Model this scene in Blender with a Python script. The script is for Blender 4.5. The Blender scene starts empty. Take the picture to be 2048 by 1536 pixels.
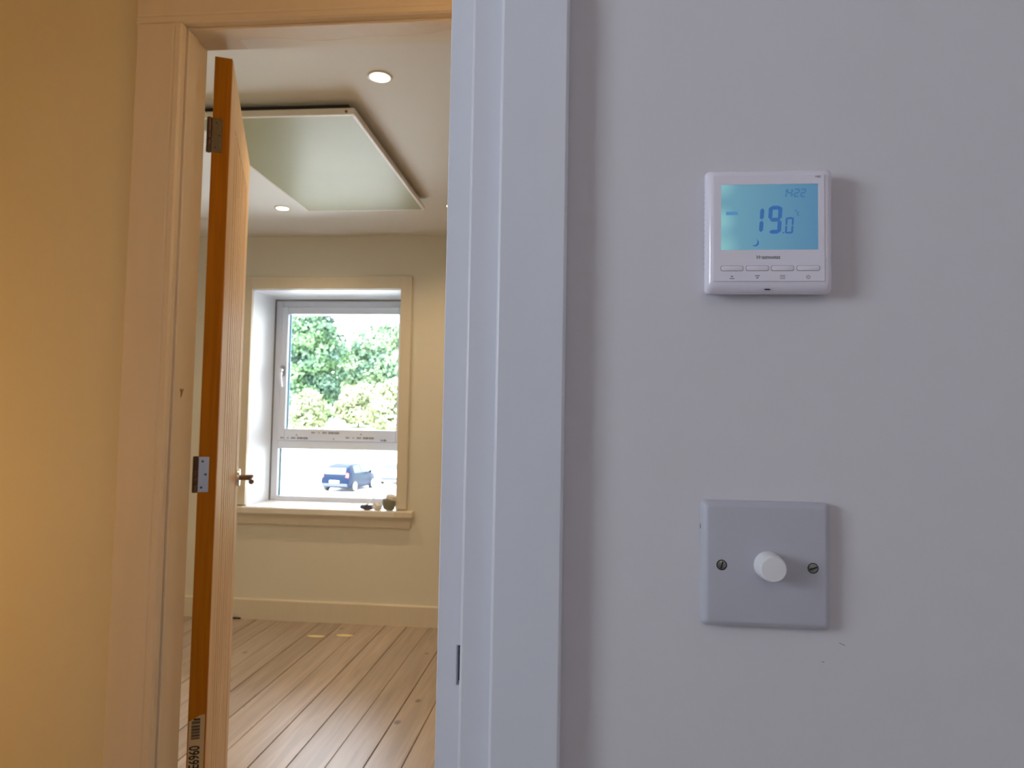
import bpy, bmesh, math, random
import numpy as np
from mathutils import Vector, Matrix
random.seed(7)
rng = np.random.default_rng(11)
S = bpy.context.scene
COL = S.collection
CH = 1.247            # eye height above the floor, metres

# ------------------------------------------------------------------ camera
cam_d = bpy.data.cameras.new('camera'); cam = bpy.data.objects.new('camera', cam_d); COL.objects.link(cam)
r_ = Vector((0.99500, 0.09810, 0.01770)); w_ = Vector((-0.09889, 0.99367, 0.05337))
w_.normalize(); r_ = (r_ - w_*r_.dot(w_)).normalized(); u_ = r_.cross(w_)
M = Matrix((r_, u_, -w_)).transposed().to_4x4(); M.translation = (0, 0, CH)
cam.matrix_world = M
cam_d.sensor_width = 36; cam_d.lens = 1416.3/2048*36
cam_d.clip_start = 0.02; cam_d.clip_end = 2000
cam_d.dof.use_dof = True; cam_d.dof.focus_distance = 0.56; cam_d.dof.aperture_fstop = 17
S.camera = cam

# ------------------------------------------------------------------ world, sun, lights, exposure
SKY = 15.5
wd = bpy.data.worlds.new('world'); S.world = wd; wd.use_nodes = True
bg = wd.node_tree.nodes['Background']; bg.inputs[0].default_value = (0.88, 0.91, 1.05, 1); bg.inputs[1].default_value = SKY
S.view_settings.view_transform = 'Standard'; S.view_settings.look = 'None'
S.view_settings.exposure = 0; S.view_settings.gamma = 1; S.view_settings.use_curve_mapping = False

def light(name, typ, loc, energy, color, rot=None, **kw):
    d = bpy.data.lights.new(name, typ); d.energy = energy; d.color = color
    for k, v in kw.items(): setattr(d, k, v)
    o = bpy.data.objects.new(name, d); COL.objects.link(o); o.location = loc
    if rot: o.rotation_euler = rot
    return o
sun = light('sun', 'SUN', (0, 0, 30), 24.0, (1, 0.96, 0.88), angle=0.02)
sun.rotation_euler = Vector((-0.45, -0.55, 0.85)).to_track_quat('Z', 'Y').to_euler()
# hall lamp, out of frame to the left, then two added unseen fills
light('hall_lamp_light', 'POINT', (-1.95, 0.78, 1.02), 7.4, (1.0, 0.56, 0.19), shadow_soft_size=0.09)
light('hall_fill_light', 'POINT', (0.35, 0.85, 1.9), 5.6, (1.0, 0.56, 0.20), shadow_soft_size=0.12)  # added warm fill to brighten the inner door lining and hall wall
light('room_fill_light', 'POINT', (0.15, -1.3, 2.15), 3.5, (1.0, 0.74, 0.52), shadow_soft_size=0.15)  # unseen warm fill added on the camera side
DOWN = (1.0, 0.71, 0.385)
DOWN_E = 25
def portal(loc, rot, sx, sy):
    o = light('sky_portal', 'AREA', loc, 1, (1, 1, 1), rot, shape='RECTANGLE', size=sx, size_y=sy)
    o.data.cycles.is_portal = True
portal((-1.609, 4.76, 1.377), (math.radians(-90), 0, 0), 0.96, 1.37)
portal((-1.96, -0.62, 1.66), (0, math.radians(-90), 0), 0.84, 0.84)

# ------------------------------------------------------------------ materials
def mat(name, col, rough=0.5, metal=0.0, coat=0.0, bump=None, var=None, spec=None, emit=None):
    """plain procedural surface; bump=(scale,strength), var=(scale,amount,(sx,sy,sz))"""
    m = bpy.data.materials.new(name); m.use_nodes = True
    nt = m.node_tree; b = nt.nodes['Principled BSDF']
    b.inputs['Base Color'].default_value = (*col, 1); b.inputs['Roughness'].default_value = rough
    b.inputs['Metallic'].default_value = metal; b.inputs['Coat Weight'].default_value = coat
    if spec is not None: b.inputs['Specular IOR Level'].default_value = spec
    tc = nt.nodes.new('ShaderNodeTexCoord')
    if var:
        mp = nt.nodes.new('ShaderNodeMapping'); mp.inputs['Scale'].default_value = var[2] if len(var) > 2 else (1, 1, 1)
        nt.links.new(tc.outputs['Object'], mp.inputs[0])
        n = nt.nodes.new('ShaderNodeTexNoise'); n.inputs['Scale'].default_value = var[0]; n.inputs['Detail'].default_value = 4
        nt.links.new(mp.outputs[0], n.inputs['Vector'])
        mx = nt.nodes.new('ShaderNodeMix'); mx.data_type = 'RGBA'
        nt.links.new(n.outputs[0], mx.inputs[0])
        a = var[1]
        mx.inputs[6].default_value = (*[c*(1-a) for c in col], 1); mx.inputs[7].default_value = (*[min(1, c*(1+a)) for c in col], 1)
        nt.links.new(mx.outputs[2], b.inputs['Base Color'])
    if bump:
        n = nt.nodes.new('ShaderNodeTexNoise'); n.inputs['Scale'].default_value = bump[0]; n.inputs['Detail'].default_value = 3
        nt.links.new(tc.outputs['Object'], n.inputs['Vector'])
        bp = nt.nodes.new('ShaderNodeBump'); bp.inputs['Strength'].default_value = bump[1]; bp.inputs['Distance'].default_value = 0.001
        nt.links.new(n.outputs[0], bp.inputs['Height']); nt.links.new(bp.outputs[0], b.inputs['Normal'])
    if emit:
        b.inputs['Emission Color'].default_value = (*emit[0], 1); b.inputs['Emission Strength'].default_value = emit[1]
    return m

def wood(name, dark, light_, scale=(18, 1.2, 18), rough=0.5, knots=0.0, tint=0.0, grain=3.0, spec=0.35):
    m = bpy.data.materials.new(name); m.use_nodes = True
    nt = m.node_tree; N = nt.nodes; L = nt.links; b = N['Principled BSDF']; b.inputs['Roughness'].default_value = rough; b.inputs['Specular IOR Level'].default_value = spec
    tc = N.new('ShaderNodeTexCoord'); oi = N.new('ShaderNodeObjectInfo')
    mul = N.new('ShaderNodeMath'); mul.operation = 'MULTIPLY'; mul.inputs[1].default_value = 37.0; L.new(oi.outputs['Random'], mul.inputs[0])
    add = N.new('ShaderNodeVectorMath'); add.operation = 'ADD'; L.new(tc.outputs['Object'], add.inputs[0]); L.new(mul.outputs[0], add.inputs[1])
    mp = N.new('ShaderNodeMapping'); mp.inputs['Scale'].default_value = scale; L.new(add.outputs[0], mp.inputs[0])
    n = N.new('ShaderNodeTexNoise'); n.inputs['Scale'].default_value = grain; n.inputs['Detail'].default_value = 6; n.inputs['Distortion'].default_value = 0.6
    L.new(mp.outputs[0], n.inputs['Vector'])
    cr = N.new('ShaderNodeValToRGB'); cr.color_ramp.elements[0].position = 0.3; cr.color_ramp.elements[1].position = 0.7
    cr.color_ramp.elements[0].color = (*dark, 1); cr.color_ramp.elements[1].color = (*light_, 1)
    L.new(n.outputs[0], cr.inputs[0]); out = cr.outputs[0]
    if tint:
        hs = N.new('ShaderNodeHueSaturation'); L.new(out, hs.inputs['Color'])
        mr = N.new('ShaderNodeMapRange'); mr.inputs[3].default_value = 1-tint; mr.inputs[4].default_value = 1+tint
        L.new(oi.outputs['Random'], mr.inputs[0]); L.new(mr.outputs[0], hs.inputs['Value']); out = hs.outputs[0]
    if knots:
        v = N.new('ShaderNodeTexVoronoi'); v.inputs['Scale'].default_value = 5.5; v.inputs['Randomness'].default_value = 1
        mp2 = N.new('ShaderNodeMapping'); mp2.inputs['Scale'].default_value = (1, 1.7, 1); L.new(add.outputs[0], mp2.inputs[0]); L.new(mp2.outputs[0], v.inputs['Vector'])
        kr = N.new('ShaderNodeValToRGB'); kr.color_ramp.elements[0].position = 0.05; kr.color_ramp.elements[1].position = 0.10
        kr.color_ramp.elements[0].color = (1, 1, 1, 1); kr.color_ramp.elements[1].color = (0, 0, 0, 1); L.new(v.outputs['Distance'], kr.inputs[0])
        km = N.new('ShaderNodeMath'); km.operation = 'MULTIPLY'; km.inputs[1].default_value = knots; L.new(kr.outputs[0], km.inputs[0])
        mx = N.new('ShaderNodeMix'); mx.data_type = 'RGBA'; L.new(km.outputs[0], mx.inputs[0]); L.new(out, mx.inputs[6])
        mx.inputs[7].default_value = (dark[0]*0.35, dark[1]*0.33, dark[2]*0.36, 1); out = mx.outputs[2]
    L.new(out, b.inputs['Base Color'])
    bp = N.new('ShaderNodeBump'); bp.inputs['Strength'].default_value = 0.25; bp.inputs['Distance'].default_value = 0.001
    L.new(n.outputs[0], bp.inputs['Height']); L.new(bp.outputs[0], b.inputs['Normal'])
    return m

wall_white = mat('white_wall_paint', (0.74, 0.72, 0.755), 0.62, bump=(260, 0.10), var=(2.5, 0.012))
cream = mat('cream_wall_paint', (0.83, 0.785, 0.69), 0.65, bump=(200, 0.15), var=(3, 0.02))
hall_cream = mat('hall_wall_paint', (0.80, 0.735, 0.53), 0.6, bump=(200, 0.15), var=(3, 0.02))
ceil_white = mat('ceiling_paint', (0.88, 0.86, 0.84), 0.7, var=(3, 0.015))
near_trim = mat('white_satin_paint', (0.75, 0.77, 0.84), 0.36, bump=(140, 0.12), var=(9, 0.03, (3, 3, 0.4)))
trim = mat('cream_satin_paint', (0.80, 0.72, 0.60), 0.45, bump=(120, 0.15), var=(9, 0.04, (4, 4, 0.5)))
upvc = mat('white_upvc', (0.79, 0.83, 0.94), 0.3)
edge_strip = mat('grey_edge_strip', (0.22, 0.21, 0.20), 0.6)
spacer_m = mat('dark_teal_spacer', (0.02, 0.10, 0.14), 0.5)
print_ink = mat('grey_print', (0.22, 0.22, 0.25), 0.6)
ink = mat('black_print', (0.015, 0.013, 0.012), 0.6)
paper = mat('label_film', (0.58, 0.47, 0.27), 0.35)
oak_face = wood('oak_veneer_face', (0.66, 0.45, 0.26), (0.88, 0.67, 0.46), (26, 26, 1.3), 0.6, grain=2.6, spec=0.12)
oak_edge = wood('oak_edge_lipping', (0.36, 0.135, 0.004), (0.48, 0.19, 0.008), (34, 34, 1.6), 0.6, grain=3, spec=0.1)
board_m = wood('sanded_pine_board', (0.40, 0.32, 0.26), (0.56, 0.455, 0.385), (14, 2.0, 14), 0.34, knots=0.75, tint=0.10, grain=2.4)
chrome = mat('satin_chrome', (0.62, 0.64, 0.68), 0.24, 1.0)
brass = mat('dull_nickel_hinge', (0.20, 0.165, 0.10), 0.38, 1.0, var=(300, 0.3))
dark_metal = mat('dark_bronze', (0.11, 0.07, 0.05), 0.4, 0.8)
screw_m = mat('screw_steel', (0.30, 0.32, 0.30), 0.32, 1.0, var=(500, 0.4))
black = mat('black_recess', (0.012, 0.012, 0.013), 0.8)
plastic = mat('white_plastic', (0.88, 0.84, 0.94), 0.22, coat=0.35)
plastic_btn = mat('button_plastic', (0.88, 0.84, 0.93), 0.35)
plate_m = mat('grey_white_plate', (0.54, 0.54, 0.61), 0.34, bump=(900, 0.05))
knob_m = mat('knob_plastic', (0.86, 0.85, 0.87), 0.32)
legend = mat('grey_legend', (0.25, 0.25, 0.27), 0.6)
outline_m = mat('dark_button_gap', (0.11, 0.08, 0.14), 0.7)
panel_m = mat('reflection_tinted_panel', (0.46, 0.46, 0.31), 0.32, spec=0.04, var=(3.2, 0.06))  # green of the reflected window view put into the base colour
panel_frame_m = mat('white_panel_frame', (0.84, 0.78, 0.72), 0.5)
lamp_m = mat('lamp_lens', (1, 1, 1), 0.4, emit=((1.0, 0.86, 0.62), 14))
lcd_seg = mat('lcd_segment', (0.0, 0.0, 0.0), 0.4, emit=((0.030, 0.120, 0.330), 1.0))
lcd_flag = mat('lcd_flag', (0.0, 0.0, 0.0), 0.4, emit=((0.075, 0.235, 0.44), 1.0))
lcd_faint = mat('lcd_faint_segment', (0.0, 0.0, 0.0), 0.4, emit=((0.05, 0.155, 0.315), 1.0))

def lcd_material():
    m = bpy.data.materials.new('backlit_lcd'); m.use_nodes = True
    N = m.node_tree.nodes; L = m.node_tree.links; b = N['Principled BSDF']
    b.inputs['Base Color'].default_value = (0.03, 0.05, 0.06, 1); b.inputs['Roughness'].default_value = 0.25
    tc = N.new('ShaderNodeTexCoord'); cur = None
    base = N.new('ShaderNodeSeparateXYZ'); L.new(tc.outputs['Object'], base.inputs[0])
    gr = N.new('ShaderNodeMapRange'); gr.inputs[1].default_value = -0.032; gr.inputs[2].default_value = 0.034
    gr.inputs[3].default_value = 0.42; gr.inputs[4].default_value = 0.0; L.new(base.outputs[0], gr.inputs[0]); cur = gr.outputs[0]
    for x, z, rad, a in ((-0.0315, 0.033, 0.013, 0.55), (-0.0315, 0.008, 0.013, 0.65), (-0.0315, -0.011, 0.016, 0.6)):   # three LEDs along the left edge
        d = N.new('ShaderNodeVectorMath'); d.operation = 'DISTANCE'; L.new(tc.outputs['Object'], d.inputs[0]); d.inputs[1].default_value = (x, -0.0164, z)
        mr = N.new('ShaderNodeMapRange'); mr.interpolation_type = 'SMOOTHSTEP'; mr.inputs[1].default_value = 0; mr.inputs[2].default_value = rad; mr.inputs[3].default_value = a; mr.inputs[4].default_value = 0
        L.new(d.outputs['Value'], mr.inputs[0])
        ad = N.new('ShaderNodeMath'); ad.operation = 'ADD'; L.new(cur, ad.inputs[0]); L.new(mr.outputs[0], ad.inputs[1]); cur = ad.outputs[0]
    cr = N.new('ShaderNodeValToRGB'); cr.color_ramp.elements[0].color = (0.085, 0.225, 0.385, 1); cr.color_ramp.elements[1].color = (0.25, 0.56, 0.60, 1)
    L.new(cur, cr.inputs[0]); L.new(cr.outputs[0], b.inputs['Emission Color']); b.inputs['Emission Strength'].default_value = 0.82
    return m
lcd = lcd_material()

def glass_material():
    m = bpy.data.materials.new('window_glass'); m.use_nodes = True
    N = m.node_tree.nodes; L = m.node_tree.links; N.remove(N['Principled BSDF'])
    t = N.new('ShaderNodeBsdfTransparent'); t.inputs[0].default_value = (0.93, 0.97, 0.96, 1)
    g = N.new('ShaderNodeBsdfGlossy'); g.inputs['Roughness'].default_value = 0.02
    f = N.new('ShaderNodeFresnel'); f.inputs[0].default_value = 1.45
    mx = N.new('ShaderNodeMixShader'); L.new(f.outputs[0], mx.inputs[0]); L.new(t.outputs[0], mx.inputs[1]); L.new(g.outputs[0], mx.inputs[2])
    L.new(mx.outputs[0], N['Material Output'].inputs[0]); return m
glass = glass_material()

# ------------------------------------------------------------------ object helpers
def tag(o, label=None, cat=None, group=None, kind=None):
    if label: o['label'] = label
    if cat: o['category'] = cat
    if group: o['group'] = group
    if kind: o['kind'] = kind
    return o
def empty(name, loc=(0, 0, 0), rz=0, parent=None):
    o = bpy.data.objects.new(name, None); COL.objects.link(o); o.location = loc; o.rotation_euler = (0, 0, rz)
    o.empty_display_size = 0.05
    if parent: o.parent = parent
    return o
class MB:
    def __init__(s): s.bm = bmesh.new()
    def box(s, x0, x1, y0, y1, z0, z1):
        v = [s.bm.verts.new(p) for p in ((x0,y0,z0),(x1,y0,z0),(x1,y1,z0),(x0,y1,z0),(x0,y0,z1),(x1,y0,z1),(x1,y1,z1),(x0,y1,z1))]
        for f in ((3,2,1,0),(4,5,6,7),(0,1,5,4),(1,2,6,5),(2,3,7,6),(3,0,4,7)): s.bm.faces.new([v[i] for i in f])
        return s
    def prism(s, pts, axis, a, b):
        """extrude a closed outline along axis 0/1/2 from a to b; outline in the other two axes"""
        def P(p, t):
            c = list(p); c.insert(axis, t); return c
        A = [s.bm.verts.new(P(p, a)) for p in pts]; B = [s.bm.verts.new(P(p, b)) for p in pts]; n = len(pts)
        s.bm.faces.new(A); s.bm.faces.new(B[::-1])
        for i in range(n): s.bm.faces.new((A[i], B[i], B[(i+1) % n], A[(i+1) % n]))
        return s
    def loft(s, rings, cap=(True, True)):
        R = [[s.bm.verts.new(p) for p in r] for r in rings]; n = len(R[0])
        for a, b in zip(R, R[1:]):
            for i in range(n): s.bm.faces.new((a[i], a[(i+1) % n], b[(i+1) % n], b[i]))
        if cap[0]: s.bm.faces.new(R[0][::-1])
        if cap[1]: s.bm.faces.new(R[-1])
        return s
    def lathe(s, c, axis, prof, n=24):
        """prof: list of (r, t) along axis"""
        ax = Vector(axis).normalized(); t = Vector((0, 0, 1)) if abs(ax.z) < .9 else Vector((1, 0, 0))
        e1 = ax.cross(t).normalized(); e2 = ax.cross(e1)
        return s.loft([[Vector(c)+ax*h+(e1*math.cos(2*math.pi*i/n)+e2*math.sin(2*math.pi*i/n))*max(r, 1e-5) for i in range(n)] for r, h in prof])
    def tube(s, pts, rad, n=10):
        rings = []
        for i, p in enumerate(pts):
            p = Vector(p); d = (Vector(pts[min(i+1, len(pts)-1)])-Vector(pts[max(i-1, 0)])).normalized()
            t = Vector((0, 0, 1)) if abs(d.z) < .9 else Vector((1, 0, 0)); e1 = d.cross(t).normalized(); e2 = d.cross(e1)
            r = rad[i] if isinstance(rad, (list, tuple)) else rad
            rx, ry = r if isinstance(r, (list, tuple)) else (r, r)
            rings.append([p+e1*math.cos(2*math.pi*k/n)*rx+e2*math.sin(2*math.pi*k/n)*ry for k in range(n)])
        return s.loft(rings)
    def build(s, name, m, parent=None, bevel=0, seg=2, smooth=False, loc=None, rz=0, angle=40):
        bmesh.ops.recalc_face_normals(s.bm, faces=s.bm.faces)
        me = bpy.data.meshes.new(name); s.bm.to_mesh(me); s.bm.free()
        me.materials.append(m)
        o = bpy.data.objects.new(name, me); COL.objects.link(o)
        if parent: o.parent = parent
        if loc: o.location = loc
        if rz: o.rotation_euler = (0, 0, rz)
        if smooth:
            me.polygons.foreach_set('use_smooth', [True]*len(me.polygons)); me.set_sharp_from_angle(angle=math.radians(angle))
        if bevel:
            b = o.modifiers.new('bevel', 'BEVEL'); b.width = bevel; b.segments = seg; b.limit_method = 'ANGLE'
        return o
def rr(hw, hh, r, y, cx=0, cz=0, n=5):
    """rounded rectangle ring in the xz plane at depth y"""
    pts = []
    for sx, sz, a0 in ((1, 1, 0), (-1, 1, 90), (-1, -1, 180), (1, -1, 270)):
        for k in range(n+1):
            a = math.radians(a0+90*k/n); pts.append((cx+sx*(hw-r)+r*math.cos(a), y, cz+sz*(hh-r)+r*math.sin(a)))
    return pts
def text_mesh(name, body, size, m, parent, loc, rot=(math.pi/2, 0, 0), bold=0.0, xs=1.0, shear=0.0):
    cu = bpy.data.curves.new(name, 'FONT'); cu.body = body; cu.size = size; cu.align_x = 'CENTER'; cu.align_y = 'CENTER'
    cu.extrude = 0.00004; cu.offset = bold; cu.shear = shear
    t = bpy.data.objects.new('tmp', cu); COL.objects.link(t)
    dg = bpy.context.evaluated_depsgraph_get(); me = bpy.data.meshes.new_from_object(t.evaluated_get(dg))
    bpy.data.objects.remove(t); me.name = name; me.materials.clear(); me.materials.append(m)
    o = bpy.data.objects.new(name, me); COL.objects.link(o); o.parent = parent; o.location = loc; o.rotation_euler = rot; o.scale = (xs, 1, 1)
    return o

# ------------------------------------------------------------------ setting: shell
ZC = 2.400     # ceiling
def wall_x(name, x0, x1, y0, y1, holes, m, label, z1=ZC):
    """wall running along X with one rectangular hole (hx0,hx1,hz0,hz1)"""
    mb = MB(); hx0, hx1, hz0, hz1 = holes
    for b in ((x0, hx0, 0, z1), (hx1, x1, 0, z1), (hx0, hx1, hz1, z1)) + (((hx0, hx1, 0, hz0),) if hz0 > 0 else ()):
        mb.box(b[0], b[1], y0, y1, b[2], b[3])
    return tag(mb.build(name, m), label, 'wall', kind='structure')
wall_x('wall_front', -1.9, 1.3, 0.512, 0.630, (-0.875, -0.052, 0, 2.075), wall_white, 'white painted wall carrying the thermostat and dimmer switch')
wall_x('wall_middle', -3.2, 0.9, 1.355, 1.450, (-0.860, -0.045, 0, 2.085), hall_cream, 'warm cream hall wall left of the inner doorway')
wall_x('wall_back', -3.0, 0.7, 4.288, 4.690, (-2.102, -1.116, 0.655, 2.0665), cream, 'cream bedroom wall around the window')
def solid_wall(name, b, m, label): return tag(MB().box(*b).build(name, m), label, 'wall', kind='structure')
solid_wall('wall_left', (-3.1, -3.0, 1.450, 4.690, 0, ZC), cream, 'cream bedroom side wall on the left')
solid_wall('wall_right', (0.7, 0.8, 1.450, 4.690, 0, ZC), cream, 'cream bedroom side wall on the right')
solid_wall('wall_hall_left', (-3.2, -3.1, 0.630, 1.355, 0, ZC), hall_cream, 'hall end wall on the left')
solid_wall('wall_hall_right', (0.9, 1.0, 0.630, 1.355, 0, ZC), hall_cream, 'hall end wall on the right')
solid_wall('wall_hall_front', (-3.2, -1.9, 0.512, 0.630, 0, ZC), hall_cream, 'hall wall beyond the near room')
solid_wall('wall_near_right', (1.3, 1.4, -2.2, 0.630, 0, ZC), wall_white, 'white side wall on the right of the near room')
solid_wall('wall_near_rear', (-1.9, 1.3, -2.3, -2.2, 0, ZC), wall_white, 'white wall behind the viewpoint')
mb = MB()
for y0, y1, z0, z1 in ((-2.3, -1.04, 0, ZC), (-0.20, 0.512, 0, ZC), (-1.04, -0.20, 0, 1.24), (-1.04, -0.20, 2.08, ZC)): mb.box(-2.0, -1.9, y0, y1, z0, z1)
tag(mb.build('wall_near_left', wall_white), 'white wall with a window on the left of the near room', 'wall', kind='structure')
tag(MB().box(-3.2, 1.4, -2.3, 4.690, ZC, ZC+0.15).build('ceiling', ceil_white), 'pale ceiling with recessed downlights', 'ceiling', kind='structure')

# floor: a sub-floor and every board laid on it
fl = tag(empty('floor', (0, 0, 0)), 'sanded pine floorboards', 'floor', kind='structure')
MB().box(-3.2, 1.4, -2.3, 4.690, -0.15, -0.022).build('subfloor', mat('dark_subfloor', (0.16, 0.10, 0.055), 0.9), fl)
BX = -1.4409; BP = 0.1353
meshes = []
for k in range(3):
    g = 0.0011 + 0.0006*k
    meshes.append(MB().prism([(g, -0.022), (BP-g, -0.022), (BP-g, -0.0012), (BP-g-0.0012, 0), (g+0.0012, 0), (g, -0.0012)], 1, 0, 1).build('tmpboard', board_m))
k0 = math.ceil((-3.0-BX)/BP)-1; k1 = math.floor((0.7-BX)/BP)
for k in range(k0, k1+1):
    x = BX+k*BP; joint = 1.50+((k*1.37) % 0.95)
    for a, b in ((0.63, joint), (joint+0.003, 4.288)):
        if b-a < 0.15: continue
        o = bpy.data.objects.new('floorboard', meshes[(k*7) % 3].data); COL.objects.link(o); o.parent = fl
        xx0 = max(x, -3.0); 
        o.location = (xx0, a, 0.0004*((k*5) % 3)); o.scale = (1, b-a, 1)
for t in meshes: bpy.data.objects.remove(t)
MB().box(-1.9, 1.3, -2.2, 0.63, -0.022, 0).build('near_room_floor', mat('pale_carpet', (0.50, 0.49, 0.48), 0.9, bump=(400, 0.5)), fl)
pm = mat('glint_yellow', (0.95, 0.84, 0.45), 0.4)  # patches of light on the boards, laid on as pale flat shapes
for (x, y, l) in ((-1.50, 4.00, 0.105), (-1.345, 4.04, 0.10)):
    b = MB().loft([[(l/2*math.cos(a)*(1+.06*math.sin(5*a)), 0.020*math.sin(a), z) for a in [2*math.pi*i/16 for i in range(16)]] for z in (0.0006, 0.0016)]).build('painted_glint', pm, fl, loc=(x, y, 0.0004))
    b['label'] = 'pale yellow light glint painted on the boards'

# skirting boards
def skirt(name, x0, x1, y0, y1, label):
    h = 0.124
    mb = MB()
    if x1-x0 > y1-y0: mb.prism([(y1, 0), (y0, 0), (y0, h-0.006), (y0+0.005, h), (y1, h)], 0, x0, x1)
    else: mb.box(x0, x1, y0, y1, 0, h)
    return tag(mb.build(name, trim), label, 'skirting', kind='structure')
skirt('baseboard_back', -3.0, 0.7, 4.270, 4.288, 'cream skirting board under the bedroom window')
skirt('baseboard_left', -3.0, -2.982, 1.450, 4.270, 'skirting board on the left bedroom wall')
skirt('baseboard_right', 0.682, 0.7, 1.450, 4.270, 'skirting board on the right bedroom wall')
skirt('baseboard_front', 0.0, 1.3, 0.494, 0.512, 'white skirting board under the thermostat wall')['label'] = 'white skirting board on the thermostat wall'

# near doorway trim (right jamb is the big white upright; left jamb stands out of frame)
t1 = tag(empty('trim_1', (0, 0.512, 0)), 'white painted near doorway lining and architrave', 'door frame', kind='structure')
def arch(parent, name, x0, x1, z0, z1, y0, y1, m): return MB().box(x0, x1, y0, y1, z0, z1).build(name, m, parent, 0.0022, 2, True)
arch(t1, 'architrave', -0.0616, -0.0123, 0, 2.128, -0.0155, 0.0, near_trim)
arch(t1, 'architrave', -0.914, -0.865, 0, 2.128, -0.0155, 0.0, near_trim)
arch(t1, 'architrave', -0.8648, -0.0618, 2.079, 2.128, -0.0155, 0.0, near_trim)
arch(t1, 'lining', -0.0848, -0.0525, 0, 2.052, -0.004, 0.118, near_trim)
arch(t1, 'lining', -0.8745, -0.846, 0, 2.052, -0.004, 0.118, near_trim)
arch(t1, 'lining', -0.8745, -0.0525, 2.052, 2.0745, -0.004, 0.118, near_trim)
mb = MB()
zs0, zs1 = CH-0.200, CH-0.1705
mb.prism([(-0.1077, 0), (-0.0850, 0), (-0.0850, zs0), (-0.0925, zs0), (-0.0925, zs1), (-0.0850, zs1), (-0.0850, 2.030), (-0.1077, 2.030)], 1, 0.030, 0.075)
st = mb.build('door_stop', near_trim, t1, 0.0006, 1)
MB().box(-0.0924, -0.0850, 0.040, 0.0742, zs0+0.0001, zs1-0.0001).build('strike_recess', black, t1)['label'] = 'dark slot cut in the stop'
MB().box(-0.0866, -0.0850, 0.0275, 0.0299, zs1+0.004, 2.03).build('paint_bead', mat('pinkish_filler', (0.78, 0.68, 0.66), 0.5, var=(40, 0.15)), t1, 0.0008, 2)
MB().box(-0.8459, -0.8235, 0.030, 0.075, 0, 2.030).build('door_stop', near_trim, t1, 0.001, 1)
MB().box(-0.8459, -0.0850, 0.030, 0.075, 2.0301, 2.052).build('door_stop', near_trim, t1, 0.001, 1)

# inner doorway trim
ZI = CH+0.8072; ZS = CH+0.8012
t2 = tag(empty('trim_2', (0, 1.355, 0)), 'cream painted inner doorway lining and moulded architrave', 'door frame', kind='structure')
def moulding(parent, x0, x1, z0, z1, vertical=True, flip=1):
    """flat architrave with a bead and quirk near its inner edge; profile across width"""
    if vertical:
        w = x1-x0; P = [(0, 0), (0, -0.014), (0.003, -0.017), (w-0.020, -0.017), (w-0.018, -0.0160), (w-0.015, -0.0160), (w-0.013, -0.018), (w-0.003, -0.018), (w, -0.013), (w, 0)]
        if flip < 0: P = [(w-a, b) for a, b in P]
        return MB().prism([(x0+a, b) for a, b in P], 2, z0, z1).build('architrave', trim, parent)
    h = z1-z0; P = [(0, h), (-0.014, h), (-0.017, h-0.003), (-0.017, 0.020), (-0.0160, 0.018), (-0.0160, 0.015), (-0.018, 0.013), (-0.018, 0.003), (-0.013, 0), (0, 0)]
    return MB().prism([(a, z0+b) for a, b in P], 0, x0, x1).build('architrave', trim, parent)
moulding(t2, -0.9255, -0.8268, 0, ZS+0.0054, True, 1)
moulding(t2, -0.080, 0.0187, 0, ZS+0.0054, True, -1)
moulding(t2, -0.9255, 0.0187, ZS+0.0056, ZS+0.104, False)
def lining(x0, x1, z0, z1, y0, y1, nm='lining'): return MB().box(x0, x1, y0, y1, z0, z1).build(nm, trim, t2, 0.0012, 1)
lining(-0.859, -0.8335, 0, ZI+0.022, 0.0, 0.095); lining(-0.8334, -0.8214, 0, ZS, 0.002, 0.038, 'door_stop')
lining(-0.0655, -0.046, 0, ZI+0.022, 0.0, 0.095); lining(-0.080, -0.0656, 0, ZS, 0.002, 0.038, 'door_stop')
lining(-0.8334, -0.0656, ZI, ZI+0.022, 0.0, 0.095); lining(-0.8334, -0.0656, ZS, ZI-0.0001, 0.002, 0.038, 'door_stop')
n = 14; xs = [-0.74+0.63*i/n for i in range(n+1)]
MB().prism([(x, 0.0935) for x in xs]+[(x, 0.055+0.010*math.sin(9*x)+0.006*math.sin(31*x)) for x in xs[::-1]], 2, ZI-0.00015, ZI+0.001).build('pale_head_patch', mat('pale_head_tone', (0.86, 0.84, 0.78), 0.5), t2)  # pale wavy-edged patch on the underside of the head
# wear mark on the architrave
MB().prism([(-0.8065, CH+0.0555), (-0.8040, CH+0.0520), (-0.8005, CH+0.0560), (-0.8030, CH+0.0480), (-0.8040, CH+0.0420), (-0.8068, CH+0.0365), (-0.8066, CH+0.0450), (-0.8085, CH+0.0540)], 1, 0.0005, 0.0019).build('paint_chip', mat('bare_wood_chip', (0.30, 0.22, 0.10), 0.7), t2)

# ------------------------------------------------------------------ window in the back wall
W0, W1, WZ0, WZ1 = -2.089, -1.129, 0.693, 2.060
win = tag(empty('window_1', (0, 4.288, 0)), 'white framed bedroom window overlooking trees', 'window', kind='structure')
def wb(name, x0, x1, y0, y1, z0, z1, m=upvc, bev=0.004, parent=win): return MB().box(x0, x1, y0, y1, z0, z1).build(name, m, parent, bev, 2)
rv = mat('white_reveal_paint', (0.86, 0.88, 0.93), 0.5)
wb('reveal_lining', W0-0.012, W0, 0.001, 0.40, WZ0-0.02, WZ1, rv, 0); wb('reveal_lining', W1, W1+0.012, 0.001, 0.40, WZ0-0.02, WZ1, rv, 0)
wb('reveal_lining', W0, W1, 0.001, 0.40, WZ1-0.004, WZ1+0.006, rv, 0)
FY = 0.330
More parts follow.
